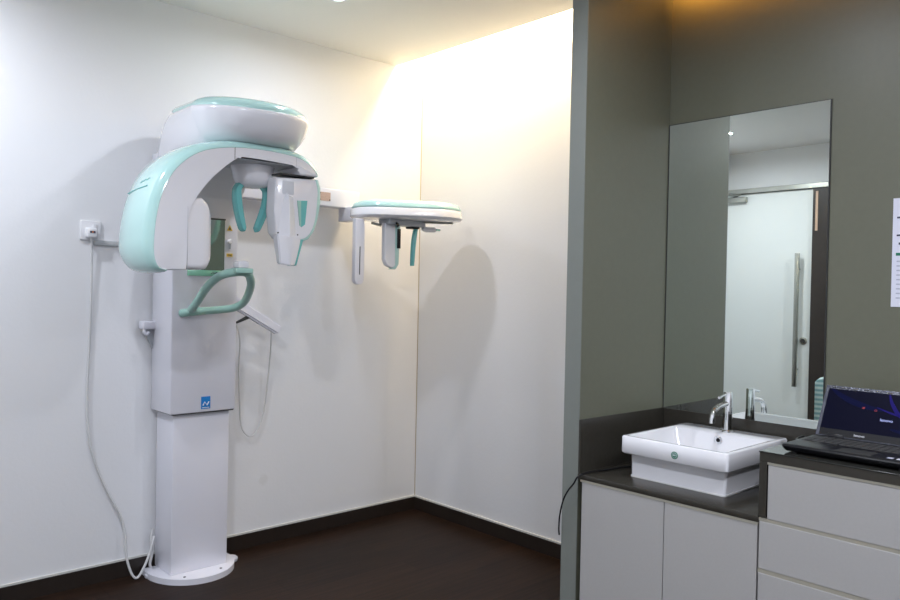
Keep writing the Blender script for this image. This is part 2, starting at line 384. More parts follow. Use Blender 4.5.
bm = loft([hat_ring(.014, 2.006, TL, hi=.034, bi=.10), hat_ring(.007, 2.014, TL, hi=.026, bi=.090), hat_ring(.009, 2.024, TL, hi=.028, bi=.093), hat_ring(.017, 2.036, TL, hi=.036, bi=.105), hat_ring(.033, 2.047, TL, hi=.050, bi=.125), hat_ring(.056, 2.056, TL, hi=.068, bi=.155), hat_ring(.09, 2.062, TL, hi=.090, bi=.19), hat_ring(.118, 2.064, TL, hi=.105, bi=.21)])
link('mint_lid', bm, 'mint', hat, ang=60)
link('cover_slot', box(CX-.175, CX-.150, -0.42, -0.33, 1.885, 1.897, 0.005), 'grey', hat)

# ---- rotating C arm
Pp = [(-1.835, 1.362), (-1.865, 1.372), (-1.881, 1.405), (-1.885, 1.455), (-1.878, 1.545), (-1.856, 1.64), (-1.806, 1.735), (-1.718, 1.806), (-1.600, 1.840), (-1.45, 1.850), (-1.304, 1.841), (-1.240, 1.815), (-1.212, 1.790), (-1.205, 1.772)]
Pi = [(-1.289, 1.772), (-1.299, 1.795), (-1.324, 1.806), (-1.525, 1.811), (-1.577, 1.796), (-1.665, 1.719), (-1.728, 1.637), (-1.753, 1.576), (-1.760, 1.487), (-1.762, 1.366)]
sp2 = lambda P, n: [(v.x, v.z) for v in spline([(a, 0, c) for a, c in P], n)]
PO = sp2(Pp, 5); PI = sp2(Pi, 4)
arm = link('rotating_arm', prism(PO+PI, 'y', -0.75, -0.49, 0.006), 'whiteg', mach, ang=50)
# mint shell lofted along the outer outline
def nrm(P, i):
    a = Vector(P[max(i-1, 0)]); c = Vector(P[min(i+1, len(P)-1)]); t = (c-a).normalized(); return Vector((-t.y, t.x))
rings = []; nP = len(PO)
for i, p in enumerate(PO):
    s = i/(nP-1)
    n = nrm(PO, i); z = p[1]
    low = max(0, min(1, (1.45-z)/0.09)) if s < 0.4 else 0
    yb = -0.44 - 0.075*low**2
    end = (0.4+.6*min(1, s/.1)) if s < .85 else 1-0.55*((s-.85)/.15)
    th = 0.034*end*(1-.35*low)
    y0 = -0.7515
    sec = [(y0, 0.0005), (y0+.004, .25*th), (y0+.018, .62*th), (y0+.045, .9*th), ((y0+yb)/2, th*1.1), (yb-.05, .9*th), (yb-.018, .6*th), (yb, 0.0), (yb, -.006), (y0+.006, -.006)]
    rings.append([Vector((p[0]+n.x*o, y, p[1]+n.y*o)) for y, o in sec])
shell_bm = loft(rings)
shell = link('mint_arm_shell', shell_bm, 'mint', arm, ang=55)
shb = bmesh.new(); shb.from_mesh(shell.data); bmesh.ops.translate(shb, verts=shb.verts, vec=ORG[shell]); SB = BVHTree.FromBMesh(shb); shb.free()
def on_side(y, z):
    h = SB.ray_cast(Vector((-3, y, z)), Vector((1, 0, 0)))[0]
    return Vector(h)+Vector((-.0008, 0, 0)) if h is not None else Vector((-1.9, y, z))
link('shell_groove', tube([on_side(-.49-.0-.18*t, 1.655+.016*t) for t in [k/8 for k in range(9)]], 0.0022, 1, 6), 'teal', arm)
zz = [0, .007, .002, .009, .001, .008, .003]
link('shell_logo', tube([on_side(-.60-.011*k, 1.686+.0015*k+zz[k]) for k in range(7)], 0.0013, 2, 6), 'teal', arm)
link('arm_seam', box(-1.5785, -1.5765, -0.7507, -0.50, 1.798, 1.845), 'dark', arm)
link('arm_seam', box(-1.3065, -1.3055, -0.7507, -0.60, 1.80, 1.841), 'grey', arm)
# beam underside recess
link('beam_underside', box(-1.55, -1.31, -0.735, -0.50, 1.802, 1.808, 0.002), 'grey', arm)
# tube housing bump on the inner side of the left leg
bm = bmesh.new()
def rr(y0, y1, z0, z1, r, x, n=5):
    out = []
    for cy, cz, a0 in ((y1-r, z1-r, 0), (y0+r, z1-r, 90), (y0+r, z0+r, 180), (y1-r, z0+r, 270)):
        for k in range(n+1):
            a = math.radians(a0+90*k/n); out.append(Vector((x, cy+r*math.cos(a), cz+r*math.sin(a))))
    return out
bm = loft([rr(-.742, -.50, 1.368, 1.640, .02, -1.80), rr(-.742, -.50, 1.368, 1.640, .02, -1.70), rr(-.738, -.50, 1.372, 1.625, .03, -1.675), rr(-.728, -.51, 1.384, 1.600, .04, -1.660), rr(-.71, -.53, 1.405, 1.57, .04, -1.654)])
tubeh = link('tube_housing', bm, 'whiteg', arm, ang=60)
link('housing_seam', box(-1.7610, -1.7604, -0.7512, -0.52, 1.367, 1.60), 'grey', arm)
link('tube_label', box(-1.700, -1.685, -0.60, -0.585, 1.640, 1.652), 'orange', arm)
# sensor head
So = [(-1.387, 1.754), (-1.200, 1.768), (-1.187, 1.72), (-1.188, 1.673), (-1.196, 1.60), (-1.213, 1.550), (-1.24, 1.519), (-1.281, 1.508), (-1.362, 1.508), (-1.382, 1.532), (-1.389, 1.62)]
sens = link('sensor_head', prism([So[0], So[1]]+[(v.x, v.z) for v in spline([(a, 0, c) for a, c in So[1:9]], 4)][1:]+So[9:], 'y', -0.725, -0.655, 0.010, 4), 'whiteg', mach, ang=50)
link('sensor_gap', box(-1.37, -1.21, -0.735, -0.65, 1.767, 1.7725), 'dark', sens)
link('mint_edge_panel', prism([(-1.196, 1.766), (-1.181, 1.766), (-1.168, 1.73), (-1.170, 1.67), (-1.180, 1.595), (-1.198, 1.545), (-1.225, 1.512), (-1.262, 1.496), (-1.30, 1.496), (-1.30, 1.51), (-1.25, 1.53), (-1.215, 1.57), (-1.200, 1.62), (-1.193, 1.69)], 'y', -0.722, -0.65, 0.006, 3), 'mint', sens, ang=50)
# lower paddle + ridge
bm = loft([[Vector(p) for p in r] for r in (
    [(-1.378, -.735, 1.52), (-1.330, -.752, 1.52), (-1.268, -.735, 1.52), (-1.262, -.69, 1.52), (-1.374, -.69, 1.52)],
    [(-1.374, -.735, 1.48), (-1.328, -.754, 1.48), (-1.275, -.735, 1.48), (-1.266, -.69, 1.48), (-1.370, -.69, 1.48)],
    [(-1.362, -.730, 1.404), (-1.325, -.748, 1.396), (-1.292, -.730, 1.400), (-1.285, -.695, 1.402), (-1.358, -.695, 1.404)])])
bmesh.ops.bevel(bm, geom=list(bm.edges), offset=.004, segments=2, affect='EDGES')
pad = link('sensor_paddle', bm, 'whiteg', sens, ang=40)
link('paddle_mint_side', prism([(-1.280, 1.508), (-1.252, 1.508), (-1.283, 1.400), (-1.300, 1.398)], 'y', -0.728, -0.68, 0.004), 'teal', sens)
bm = loft([[Vector(p) for p in r] for r in (
    [(-1.372, -.722, 1.515), (-1.330, -.752, 1.515), (-1.284, -.722, 1.515)],
    [(-1.368, -.722, 1.58), (-1.333, -.752, 1.58), (-1.288, -.722, 1.58)],
    [(-1.352, -.722, 1.665), (-1.336, -.750, 1.675), (-1.300, -.722, 1.68)],
    [(-1.345, -.720, 1.690), (-1.336, -.724, 1.700), (-1.325, -.720, 1.690)])])
link('sensor_ridge', bm, 'whiteg', sens, ang=20)
link('sensor_window', box(-1.355, -1.300, -.7265, -.72, 1.690, 1.745, 0.003), 'lgrey', sens)
# grip slot (frame raised, mint inside)
link('grip_slot', prism([(-1.285, 1.668), (-1.236, 1.672), (-1.246, 1.572), (-1.262, 1.560), (-1.272, 1.566)], 'y', -0.7275, -0.70, 0.001, 1), 'teal', sens)
link('grip_slot_shade', prism([(-1.285, 1.668), (-1.268, 1.669), (-1.266, 1.562), (-1.272, 1.566)], 'y', -0.729, -0.70), 'mintd', sens)
for q in ((-1.375, 1.530), (-1.284, 1.527)): link('screw', disc((q[0]+.004, -.727, q[1]), .003, .004, 'y', 10), 'dark', sens)
# head support
dome = link('head_support', lathe([(0.05, -.108), (0.066, -.100), (0.078, -.075), (0.086, -.04), (0.090, -.010), (0.088, 0.0)], (-1.422, -0.60, 1.826)), 'whiteg', mach, ang=60)
link('dark_slot_ring', lathe([(0.072, 0), (0.072, .012)], (-1.422, -0.60, 1.826)), 'black', dome)
def blade(pts, w, d):
    P = spline([(x, -.60, z) for x, z in pts], 5); rings = []
    N = len(P)
    for i, p in enumerate(P):
        t = (P[min(i+1, N-1)]-P[max(i-1, 0)]).normalized(); u = Vector((-t.z, 0, t.x)); ww = w*(0.8+0.4*math.sin(math.pi*min(1, (i+1)/N*1.1)))*0.5
        dd = d/2
        rings.append([p+u*a*ww+Vector((0, b_*dd, 0)) for a, b_ in ((-1, -.6), (-.6, -1), (.6, -1), (1, -.6), (1, .6), (.6, 1), (-.6, 1), (-1, .6))])
    return loft(rings)
link('temple_support', blade([(-1.472, 1.728), (-1.490, 1.705), (-1.489, 1.66), (-1.479, 1.605), (-1.465, 1.552), (-1.457, 1.545)], .028, .040), 'teal', dome, ang=40)
link('temple_support', blade([(-1.375, 1.728), (-1.357, 1.705), (-1.359, 1.655), (-1.375, 1.605), (-1.397, 1.552), (-1.403, 1.545)], .026, .036), 'teal', dome, ang=40)
# patient handle loop
hp = [(-1.525, -.262, 1.192), (-1.470, -.275, 1.198), (-1.400, -.290, 1.204), (-1.355, -.330, 1.214), (-1.343, -.40, 1.244), (-1.370, -.50, 1.304),
      (-1.400, -.555, 1.342), (-1.433, -.58, 1.366), (-1.480, -.57, 1.366), (-1.520, -.52, 1.350), (-1.535, -.44, 1.305), (-1.538, -.35, 1.240), (-1.535, -.285, 1.203)]
hand = link('patient_handle', tube(hp, lambda t: 0.0172, 6, 14), 'mintd', mach)
link('handle_mount', tube([(-1.552, -.225, 1.186), (-1.535, -.255, 1.191), (-1.49, -.270, 1.197)], 0.018, 5, 14), 'mintd', hand)
link('chin_shelf', prism([(-1.493, -.61), (-1.422, -.62), (-1.417, -.56), (-1.488, -.55)], 'z', 1.362, 1.384, 0.005), 'mintd', hand)
link('chin_rest', box(-1.480, -1.432, -.605, -.555, 1.384, 1.412, 0.006), 'whiteg', mach)

# ---- cephalometric rail + head
rail = link('side_rail', box(-1.30, -0.535, -0.125, -0.05, 1.735, 1.828, 0.004), 'white', mach)
RP = link('name_plate', box(-0.792, -0.722, -0.1275, -0.124, 1.762, 1.806), 'pink', rail)
for sx, sz in ((-.787, 1.801), (-.787, 1.767), (-.727, 1.767)): link('plate_screw', disc((sx, -.1285, sz), .004, .003, 'y', 10), 'dark', rail)
link('rail_bracket', box(-0.625, -0.565, -0.30, -0.055, 1.665, 1.742, 0.008), 'white', rail)
TH = math.radians(-32)
def capring(ins, z, cx=-.44, cy=-.41, L=.585, r=.165):
    return [Vector((cx+p.x*math.cos(TH)-p.y*math.sin(TH), cy+p.x*math.sin(TH)+p.y*math.cos(TH), z)) for p in capring0(ins, z, 0, 0, L, r)]
def capring0(ins, z, cx, cy, L, r):
    h = L/2-r; r_ = r-ins; out = []
    for k in range(17):
        a = -math.pi/2+math.pi*k/16; out.append(Vector((cx+h+r_*math.cos(a), cy+r_*math.sin(a), z)))
    for k in range(17):
        a = math.pi/2+math.pi*k/16; out.append(Vector((cx-h+r_*math.cos(a), cy+r_*math.sin(a), z)))
    return out
ceph = link('skull_positioner_body', loft([capring(.03, 1.666), capring(.01, 1.670), capring(0, 1.680), capring(.003, 1.712), capring(.010, 1.720)]), 'whiteg', mach, ang=50)
link('mint_cover', loft([capring(.010, 1.716), capring(.006, 1.720), capring(.008, 1.729), capring(.016, 1.744), capring(.032, 1.755), capring(.06, 1.762), capring(.10, 1.766), capring(.13, 1.767)]), 'mint', ceph, ang=60)
link('underside_housing', box(-.585, -.34, -.45, -.36, 1.638, 1.668, .008), 'grey', ceph)
# slit plate hanging at the left end
bm = prism([(-.735, 1.66), (-.685, 1.66), (-.680, 1.62), (-.680, 1.35), (-.690, 1.335), (-.708, 1.330), (-.725, 1.335), (-.735, 1.35)], 'y', -.375, -.345, .003)
pl = link('slit_plate', bm, 'white', ceph, ang=40)
link('plate_slot', box(-.710, -.706, -.377, -.374, 1.38, 1.52), 'dark', ceph)
# left ear arm (broad plate)
bm = prism([(-.588, 1.645), (-.520, 1.645), (-.515, 1.43), (-.535, 1.418), (-.570, 1.430), (-.586, 1.46)], 'y', -.42, -.39, .006)
ea = link('ear_arm_plate', bm, 'whiteg', ceph, ang=40)
link('ear_arm_mint_edge', prism([(-.522, 1.640), (-.485, 1.640), (-.492, 1.44), (-.512, 1.412), (-.540, 1.412), (-.522, 1.43)], 'y', -.418, -.388, .004), 'mint', ceph)
link('film_slot', box(-.507, -.488, -.424, -.414, 1.52, 1.62), 'black', ceph)
link('ear_plug', tube([(-.515, -.43, 1.632), (-.535, -.46, 1.638), (-.555, -.47, 1.642)], .006), 'black', ceph)
link('clamp_knob', tube([(-.655, -.40, 1.640), (-.60, -.40, 1.632)], .007, 1, 8), 'steel', ceph)
link('ear_arm', blade([(-.388, 1.652), (-.400, 1.60), (-.408, 1.54), (-.412, 1.47), (-.414, 1.435)], .019, .025), 'teal', ceph, ang=40)
# move blade from y -.60 to y -.40
o = [c for c in ceph.children if c.name.startswith('ear_arm') and not c.name.startswith('ear_arm_')][-1]
o.location = (.025, .20, 0)
link('ear_arm_hinge', box(-.415, -.355, -.42, -.37, 1.628, 1.652, .006), 'black', ceph)
nas = link('nose_rest', tube([(-.335, -.42, 1.640), (-.32, -.42, 1.630), (-.28, -.42, 1.630), (-.255, -.42, 1.632)], .014), 'whiteg', ceph)
link('nose_rest_pin', tube([(-.258, -.42, 1.632), (-.215, -.42, 1.633)], .005, 1, 8), 'teal', ceph)
link('nose_rest_link', tube([(-.34, -.42, 1.66), (-.335, -.42, 1.640)], .010, 1, 8), 'mintd', ceph)
link('slide_rod', tube([(-.36, -.46, 1.662), (-.215, -.52, 1.664)], .005, 1, 8), 'steel', ceph)

# ---- exposure switch with its cord, held at the column's right side
sw = thing('exposure_switch', 'white handheld exposure switch stuck out from right of the scanner column', 'hand switch', (-1.25, -.12, 1.20))
A = Vector((-1.280, -.12, 1.250)); B = Vector((-1.010, -.12, 1.094)); D = (B-A).normalized(); N_ = Vector((-D.z, 0, D.x))
if N_.z < 0: N_ = -N_
def slab(A, B, w0, w1, d, bev, m, name, par):
    bm = loft([[A+N_*w0/2+Vector((0, s*d/2, 0))*1 for s in (-1, 1)]+[A-N_*w0/2+Vector((0, s*d/2, 0)) for s in (1, -1)],
               [B+N_*w1/2+Vector((0, s*d/2, 0)) for s in (-1, 1)]+[B-N_*w1/2+Vector((0, s*d/2, 0)) for s in (1, -1)]])
    bmesh.ops.bevel(bm, geom=list(bm.edges), offset=bev, segments=3, affect='EDGES')
    return link(name, bm, m, par, ang=40)
slab(A, B, .054, .048, .045, .008, 'white', 'switch_body', sw)
slab(A+D*.07-N_*.021, A+D*.20-N_*.024, .006, .006, .02, .002, 'grey', 'grip_ridge', sw)
link('cable_boot', tube([A+D*.135-N_*.022, A+D*.118-N_*.045, A+D*.092-N_*.080], lambda t: .010-.005*t, 4, 10), 'dark', sw)
c0 = A+D*.092-N_*.080
link('switch_cord', tube([c0, (-1.212, -.11, 1.05), (-1.200, -.08, .90), (-1.182, -.06, .74), (-1.165, -.05, .62), (-1.120, -.05, .568), (-1.075, -.05, .60), (-1.045, -.055, .70), (-1.035, -.07, .85), (-1.040, -.10, 1.0), (-1.050, -.12, 1.10)], .0038, 8, 8), 'cord', sw)
link('switch_holder', box(-1.295, -1.262, -.145, -.095, 1.205, 1.25, .005), 'white', mach)

# ---- wall socket, plug, cord, conduit
so = thing('wall_socket', 'square white wall socket with plug, left of the scanner', 'socket', (-1.866, -.004, 1.494))
link('face_plate', box(-1.908, -1.824, -.010, 0, 1.495, 1.579, .003), 'socket', so)
link('rocker_switch', box(-1.858, -1.842, -.014, -.009, 1.548, 1.566, .002), 'socket', so)
pc = thing('power_cord', 'long white power cord from wall socket down to the scanner foot', 'power cord', (-1.866, -.03, 1.50))
link('plug', box(-1.892, -1.846, -.045, -.010, 1.503, 1.548, .009), 'socket', pc)
link('plug_marks', box(-1.880, -1.858, -.0465, -.044, 1.524, 1.533), 'ink', pc)
link('plug_marks', box(-1.872, -1.866, -.047, -.044, 1.526, 1.531), 'orange', pc)
link('cord', tube([(-1.869, -.03, 1.51), (-1.866, -.022, 1.46), (-1.862, -.014, 1.30), (-1.866, -.01, 1.05), (-1.872, -.01, .85), (-1.868, -.012, .70), (-1.850, -.015, .58), (-1.815, -.02, .47), (-1.775, -.03, .375), (-1.735, -.04, .290), (-1.718, -.05, .21), (-1.715, -.065, .11), (-1.698, -.080, .035), (-1.675, -.085, .010), (-1.645, -.08, .045), (-1.62, -.075, .095), (-1.604, -.07, .14), (-1.590, -.055, .17)], .0052, 8, 8), 'cord', pc)
tag(link('cable_conduit', box(-1.852, -1.590, -.014, 0, 1.474, 1.496, .003), 'conduit'), 'thin grey cable conduit along the white wall beside the socket', 'conduit')
pl2 = thing('earth_lead', 'small coiled white cable end behind the scanner foot', 'cable', (-1.595, -.06, 0))
link('lead_wire', tube([(-1.592, -.045, .20), (-1.602, -.05, .16), (-1.600, -.06, .10), (-1.607, -.055, .05), (-1.596, -.045, .024)], .006, 6, 8), 'cord', pl2)

# ================================================================== VANITY
XF = -0.583; Y0 = YP1-.006; YM = -2.374; YR = -3.25; ZL = 0.611; ZR = 0.820
struct_y = Y0
cab = thing('sink_cabinet', 'pale two-door vanity cabinet under the white basin', 'cabinet', (-.3, -2.03, 0))
link('carcass', box(XF+.020, -.001, YM+.001, Y0-.001, 0.0, ZL-.0203), 'carc', cab)
link('beige_rail', box(XF-.002, XF+.018, YM+.001, Y0+.002, ZL-.029, ZL-.0203), 'chan', cab)
mid = -2.036
for a, c, lb in ((YM+.003, mid-.0015, 'right door'), (mid+.0015, Y0-.004, 'left door')):
    link('door', box(XF, XF+.018, a, c, 0.07, ZL-.0295, .0012, 1), 'door', cab)
link('plinth', box(XF+.05, XF+.06, YM+.001, Y0-.001, 0, .07), 'carc', cab)
tag(link('lower_countertop', prism([(XF-.003, YM), (-.001, YM), (-.001, Y0-.004), (XF-.003, YN-.008)], 'z', ZL-.020, ZL, .0012, 2), 'stone'), 'dark grey stone counter slab carrying the white basin', 'countertop')
dc = thing('drawer_cabinet', 'pale handleless drawer cabinet beneath the open laptop', 'cabinet', (-.3, -2.8, 0))
link('carcass', box(XF+.020, -.001, YR, YM-.025, 0.0, ZR-.033), 'carc', dc)
link('beige_rail', box(XF-.001, XF+.020, YR, YM-.025, ZR-.040, ZR-.0325), 'chan', dc)
link('beige_rail', box(XF+.001, XF+.0175, YR, YM-.001, 0.5965, 0.6075), 'chan', dc)
link('beige_rail', box(XF+.001, XF+.0175, YR, YM-.001, 0.4325, 0.4455), 'chan', dc)
link('beige_rail', box(XF+.001, XF+.0175, YR, YM-.001, 0.2675, 0.2805), 'chan', dc)
for z0, z1, ya in ((0.608, 0.7785, YM-.028), (0.446, 0.596, YM-.003), (0.281, 0.432, YM-.003), (0.07, 0.267, YM-.003)):
    link('drawer', box(XF, XF+.018, YR+.002, ya, z0, z1, .0012, 1), 'door', dc)
# raised top: stone frame with a black glass sheet
rt_ = thing('raised_countertop', 'raised dark counter with black glass top under the laptop', 'countertop', (-.3, -2.8, .788))
link('side_panel', box(XF-.003, -.001, YM-.024, YM-.0005, ZL+.0002, ZR-.0325, .001, 1), 'stone', dc)
link('top_slab', box(XF-.003, -.001, YR, YM-.0005, ZR-.032, ZR-.004, .001, 1), 'stone', rt_)
link('glass_sheet', box(XF-.005, -.001, YR, YM+.002, ZR-.004, ZR, .0012, 1), 'glasstop', rt_)
tag(link('side_backsplash', prism([(-.574, YN-.008), (-.0005, YP1-.008), (-.0005, YP1-.0005), (-.574, YN-.0005)], 'z', ZL, .817), 'stone'), 'dark stone upstand on the grey partition left of the basin', 'backsplash')
tag(link('rear_backsplash', box(-.012, -.0002, YM+.0003, Y0-.004, ZL, .8165, .001, 1), 'stone'), 'dark stone upstand below the mirror behind the faucet', 'backsplash')

# mirror
mr = thing('wall_mirror', 'tall frameless mirror on the grey wall above the basin', 'mirror', (-.004, -2.0, .818))
MA = -0.0037
bm = box(-.007, -.001, -2.342, -1.673, .8168, 2.045)
bmesh.ops.rotate(bm, verts=bm.verts, cent=(-.005, -2.0, 0), matrix=Matrix.Rotation(MA, 3, 'Z'))
mo = link('mirror_glass', bm, 'mirror', mr, smooth=False)
link('dark_edge', box(-.0065, -.0005, -2.3455, -2.342, .8168, 2.048), 'dark', mr)
link('dark_edge', box(-.0065, -.0005, -2.3455, -1.670, 2.045, 2.048), 'dark', mr)
link('dark_edge', box(-.0065, -.0005, -1.673, -1.669, .8168, 2.045), 'dark', mr)

# basin
bs = thing('wash_basin', 'square white ceramic basin sitting on the dark stone counter', 'basin', (-.27, -2.0, ZL))
X0b, X1b, Y0b, Y1b = -.510, -.035, -2.230, -1.800
def rrect(x0, x1, y0, y1, r, z, n=5):
    out = []
    for cx, cy, a0 in ((x1-r, y1-r, 0), (x0+r, y1-r, 90), (x0+r, y0+r, 180), (x1-r, y0+r, 270)):
        for k in range(n+1):
            a = math.radians(a0+90*k/n); out.append(Vector((cx+r*math.cos(a), cy+r*math.sin(a), z)))
    return out
ZT = .773; ZB = .706
bm = loft([rrect(-.456, -.06, -2.195, -1.812, .012, ZL+.002), rrect(-.458, -.06, -2.200, -1.810, .012, ZB-.004), rrect(-.462, -.055, -2.205, -1.808, .012, ZB),
           rrect(X0b+.006, X1b-.004, Y0b+.006, Y1b-.006, .012, ZB), rrect(X0b, X1b, Y0b, Y1b, .014, ZB+.006), rrect(X0b, X1b, Y0b, Y1b, .014, ZT-.005), rrect(X0b+.004, X1b-.004, Y0b+.004, Y1b-.004, .012, ZT),
           rrect(X0b+.016, -.158, Y0b+.020, Y1b-.020, .012, ZT), rrect(X0b+.021, -.163, Y0b+.025, Y1b-.025, .014, ZT-.006), rrect(X0b+.045, -.176, Y0b+.040, Y1b-.040, .03, ZT-.075), rrect(X0b+.08, -.21, Y0b+.075, Y1b-.075, .04, ZT-.105), rrect(X0b+.14, -.27, Y0b+.14, Y1b-.14, .03, ZT-.11)])
link('bowl', bm, 'ceram', bs, ang=50)
link('silicone_bead', prism([(p.x, p.y) for p in rrect(-.4595, -.057, -2.1985, -1.8085, .014, 0)], 'z', ZL, ZL+.005), 'silic', bs)
st = link('green_sticker', disc((X0b-.0008, -2.029, .735), .0135, .0012, 'x'), 'green', bs)
link('sticker_mark', lathe([(.0098, 0), (.0098, .0008)], (X0b-.0014, -2.029, .735), 20, 'x'), 'text', bs)
link('sticker_center', disc((X0b-.0019, -2.029, .735), .0082, .0012, 'x'), 'green', bs)
link('sticker_text', box(X0b-.0024, X0b-.001, -2.034, -2.024, .7335, .7375), 'text', bs)
link('overflow_ring', lathe([(.015, 0), (.015, -.004), (.009, -.005)], (-.169, -2.018, .748), 20, 'x'), 'chrome', bs)
link('overflow_hole', lathe([(.008, 0), (.008, -.0015)], (-.1735, -2.018, .748), 16, 'x'), 'black', bs)
link('drain', lathe([(.022, 0), (.022, .003), (.010, .005)], (-.33, -2.01, ZT-.110)), 'chrome', bs)

# faucet
fx, fy = -.102, -2.018
fa = thing('faucet', 'chrome single-lever faucet on the basin back rim', 'faucet', (fx, fy, ZT))
link('faucet_body', lathe([(.026, 0), (.026, .006), (.022, .010), (.0205, .03), (.0175, .07), (.017, .155), (.0155, .158)], (fx, fy, ZT), 32), 'chrome', fa, ang=40)
link('spout', tube([(fx-.010, fy, ZT+.112), (fx-.06, fy, ZT+.108), (fx-.095, fy, ZT+.100), (fx-.118, fy, ZT+.083), (fx-.124, fy, ZT+.060)], .0105, 5, 14), 'chrome', fa)
link('spout_tip', tube([(fx-.1235, fy, ZT+.066), (fx-.126, fy, ZT+.046)], .012, 1, 14), 'chrome', fa)
link('lever', tube([(fx-.012, fy, ZT+.150), (fx-.040, fy, ZT+.146), (fx-.072, fy, ZT+.140)], .0055, 3, 10), 'chrome', fa)

# laptop
LX0, LX1, LY0, LY1 = -.552, -.285, -2.79, -2.425; LZ = ZR+.006
lp = thing('laptop', 'open black laptop with dark blue screen on the raised counter', 'laptop', (-.42, -2.6, ZR))
bm = loft([rrect(LX0+.012, LX1-.004, LY0+.006, LY1-.006, .012, LZ), rrect(LX0+.004, LX1, LY0, LY1, .014, LZ+.010), rrect(LX0, LX1, LY0, LY1, .014, LZ+.016), rrect(LX0+.002, LX1, LY0+.002, LY1-.002, .014, LZ+.020), rrect(LX0+.008, LX1-.004, LY0+.008, LY1-.008, .012, LZ+.022)])
link('laptop_base', bm, 'black', lp, ang=50)
for q in ((LX0+.03, LY0+.03), (LX1-.03, LY0+.03), (LX0+.03, LY1-.03), (LX1-.03, LY1-.03)): link('rubber_foot', disc((q[0], q[1], ZR), .008, .007, 'z', 12), 'dark', lp)
kb = link('keyboard', box(LX1-.15, LX1-.03, LY1-.345, LY1-.018, LZ+.0210, LZ+.0226, .0005, 1), 'black', lp)
for r_i in range(6):
    for k in range(15):
        x1 = LX1-.035-r_i*.0185; y1 = LY1-.022-k*.0215
        link('key', box(x1-.0155, x1, y1-.0185, y1, LZ+.0215, LZ+.0245, .0015, 1), 'dark', kb)
link('touchpad', box(LX0+.02, LX0+.085, -2.68, -2.58, LZ+.0215, LZ+.0228, .0005, 1), 'dark', lp)
link('palm_sticker', box(LX0+.03, LX0+.05, -2.765, -2.745, LZ+.0218, LZ+.0226), 'text', lp)
link('palm_sticker', box(LX0+.03, LX0+.05, -2.735, -2.720, LZ+.0218, LZ+.0226), 'inkl', lp)
# lid in its own plane
hx, hz = LX1-.004, LZ+.022; tx, tz = -.200, 1.008
U = Vector((tx-hx, 0, tz-hz)); LH = U.length; U.normalize(); V = Vector((0, -1, 0)); Wn = V.cross(U); 
if Wn.x > 0: Wn = -Wn   # towards the viewer side
def lidm(u0, u1, v0, v1, w0, w1, name, m, bev=0.0):
    """u up the lid, v along -y from left edge, w out of the screen side"""
    bm = box(u0, u1, v0, v1, w0, w1, bev, 2)
    O = Vector((hx, LY1-.004, hz)); mt = Matrix(((U.x, V.x, Wn.x, O.x), (U.y, V.y, Wn.y, O.y), (U.z, V.z, Wn.z, O.z), (0, 0, 0, 1)))
    bmesh.ops.transform(bm, matrix=mt, verts=bm.verts); return link(name, bm, m, lp)
LW = LY1-LY0-.008
lidm(.004, LH, 0, LW, -.008, 0.0, 'lid', 'black', .003)
lidm(.0, LH, -.0005, LW, .0, .0012, 'protective_film', 'film', .0)
lidm(.026, LH-.012, .010, LW-.012, .0012, .0022, 'screen', 'screen')
lidm(.002, .026, .010, LW-.006, .0012, .0020, 'lower_bezel', 'black')
lidm(-.004, .010, .03, .09, -.010, .004, 'hinge', 'black', .003)
lidm(-.004, .010, LW-.09, LW-.03, -.010, .004, 'hinge', 'black', .003)
def lidp(u, v, w_): return Vector((hx, LY1-.004, hz))+U*u+V*v+Wn*w_
def ribbon(pts, wd, m, name):
    P = spline([(u, v, 0) for u, v in pts], 6); rings = []
    N = len(P)
    for i, p in enumerate(P):
        t = (P[min(i+1, N-1)]-P[max(i-1, 0)]).normalized(); n = Vector((-t.y, t.x, 0)); ww = wd*math.sin(math.pi*(0.08+0.84*i/(N-1)))
        a = p+n*ww; c = p-n*ww
        rings.append([lidp(a.x, a.y, .0023), lidp(c.x, c.y, .0023), lidp(c.x, c.y, .0026), lidp(a.x, a.y, .0026)])
    return link(name, loft(rings), m, lp)
ribbon([(LH-.014, .20), (LH-.05, .215), (LH-.09, .25), (LH-.115, .33)], .006, 'ribbon', 'screen_wave')
ribbon([(.12, .17), (.105, .215), (.095, .27), (.10, .33)], .0035, 'ribbon', 'screen_wave')
ribbon([(.05, .22), (.045, .27), (.065, .335)], .006, 'ribbond', 'screen_wave')
ribbon([(.17, .02), (.14, .07), (.12, .13), (.11, .19)], .010, 'ribbond', 'screen_wave')
lidm(.110, .116, .126, .134, .0022, .0026, 'desktop_icon', 'icon')
lidm(.106, .112, .164, .172, .0022, .0026, 'desktop_icon', 'icon')
def lid_text(s, size, u, v, m, name):
    O = lidp(u, v, .0024)
    # text x -> V, text y -> U, normal -> Wn
    mt = Matrix(((V.x, U.x, Wn.x, O.x), (V.y, U.y, Wn.y, O.y), (V.z, U.z, Wn.z, O.z), (0, 0, 0, 1)))
    return text_part(name, s, size, mt, m, lp, .0002)
lid_text('lenovo', .014, .078, .205, 'glow', 'screen_text')
lid_text('lenovo', .012, .013, .135, 'text', 'lid_logo')
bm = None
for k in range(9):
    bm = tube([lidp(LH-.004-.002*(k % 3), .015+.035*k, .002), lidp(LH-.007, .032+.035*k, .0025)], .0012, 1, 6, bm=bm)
link('film_edge_glint', bm, 'chrome', lp)

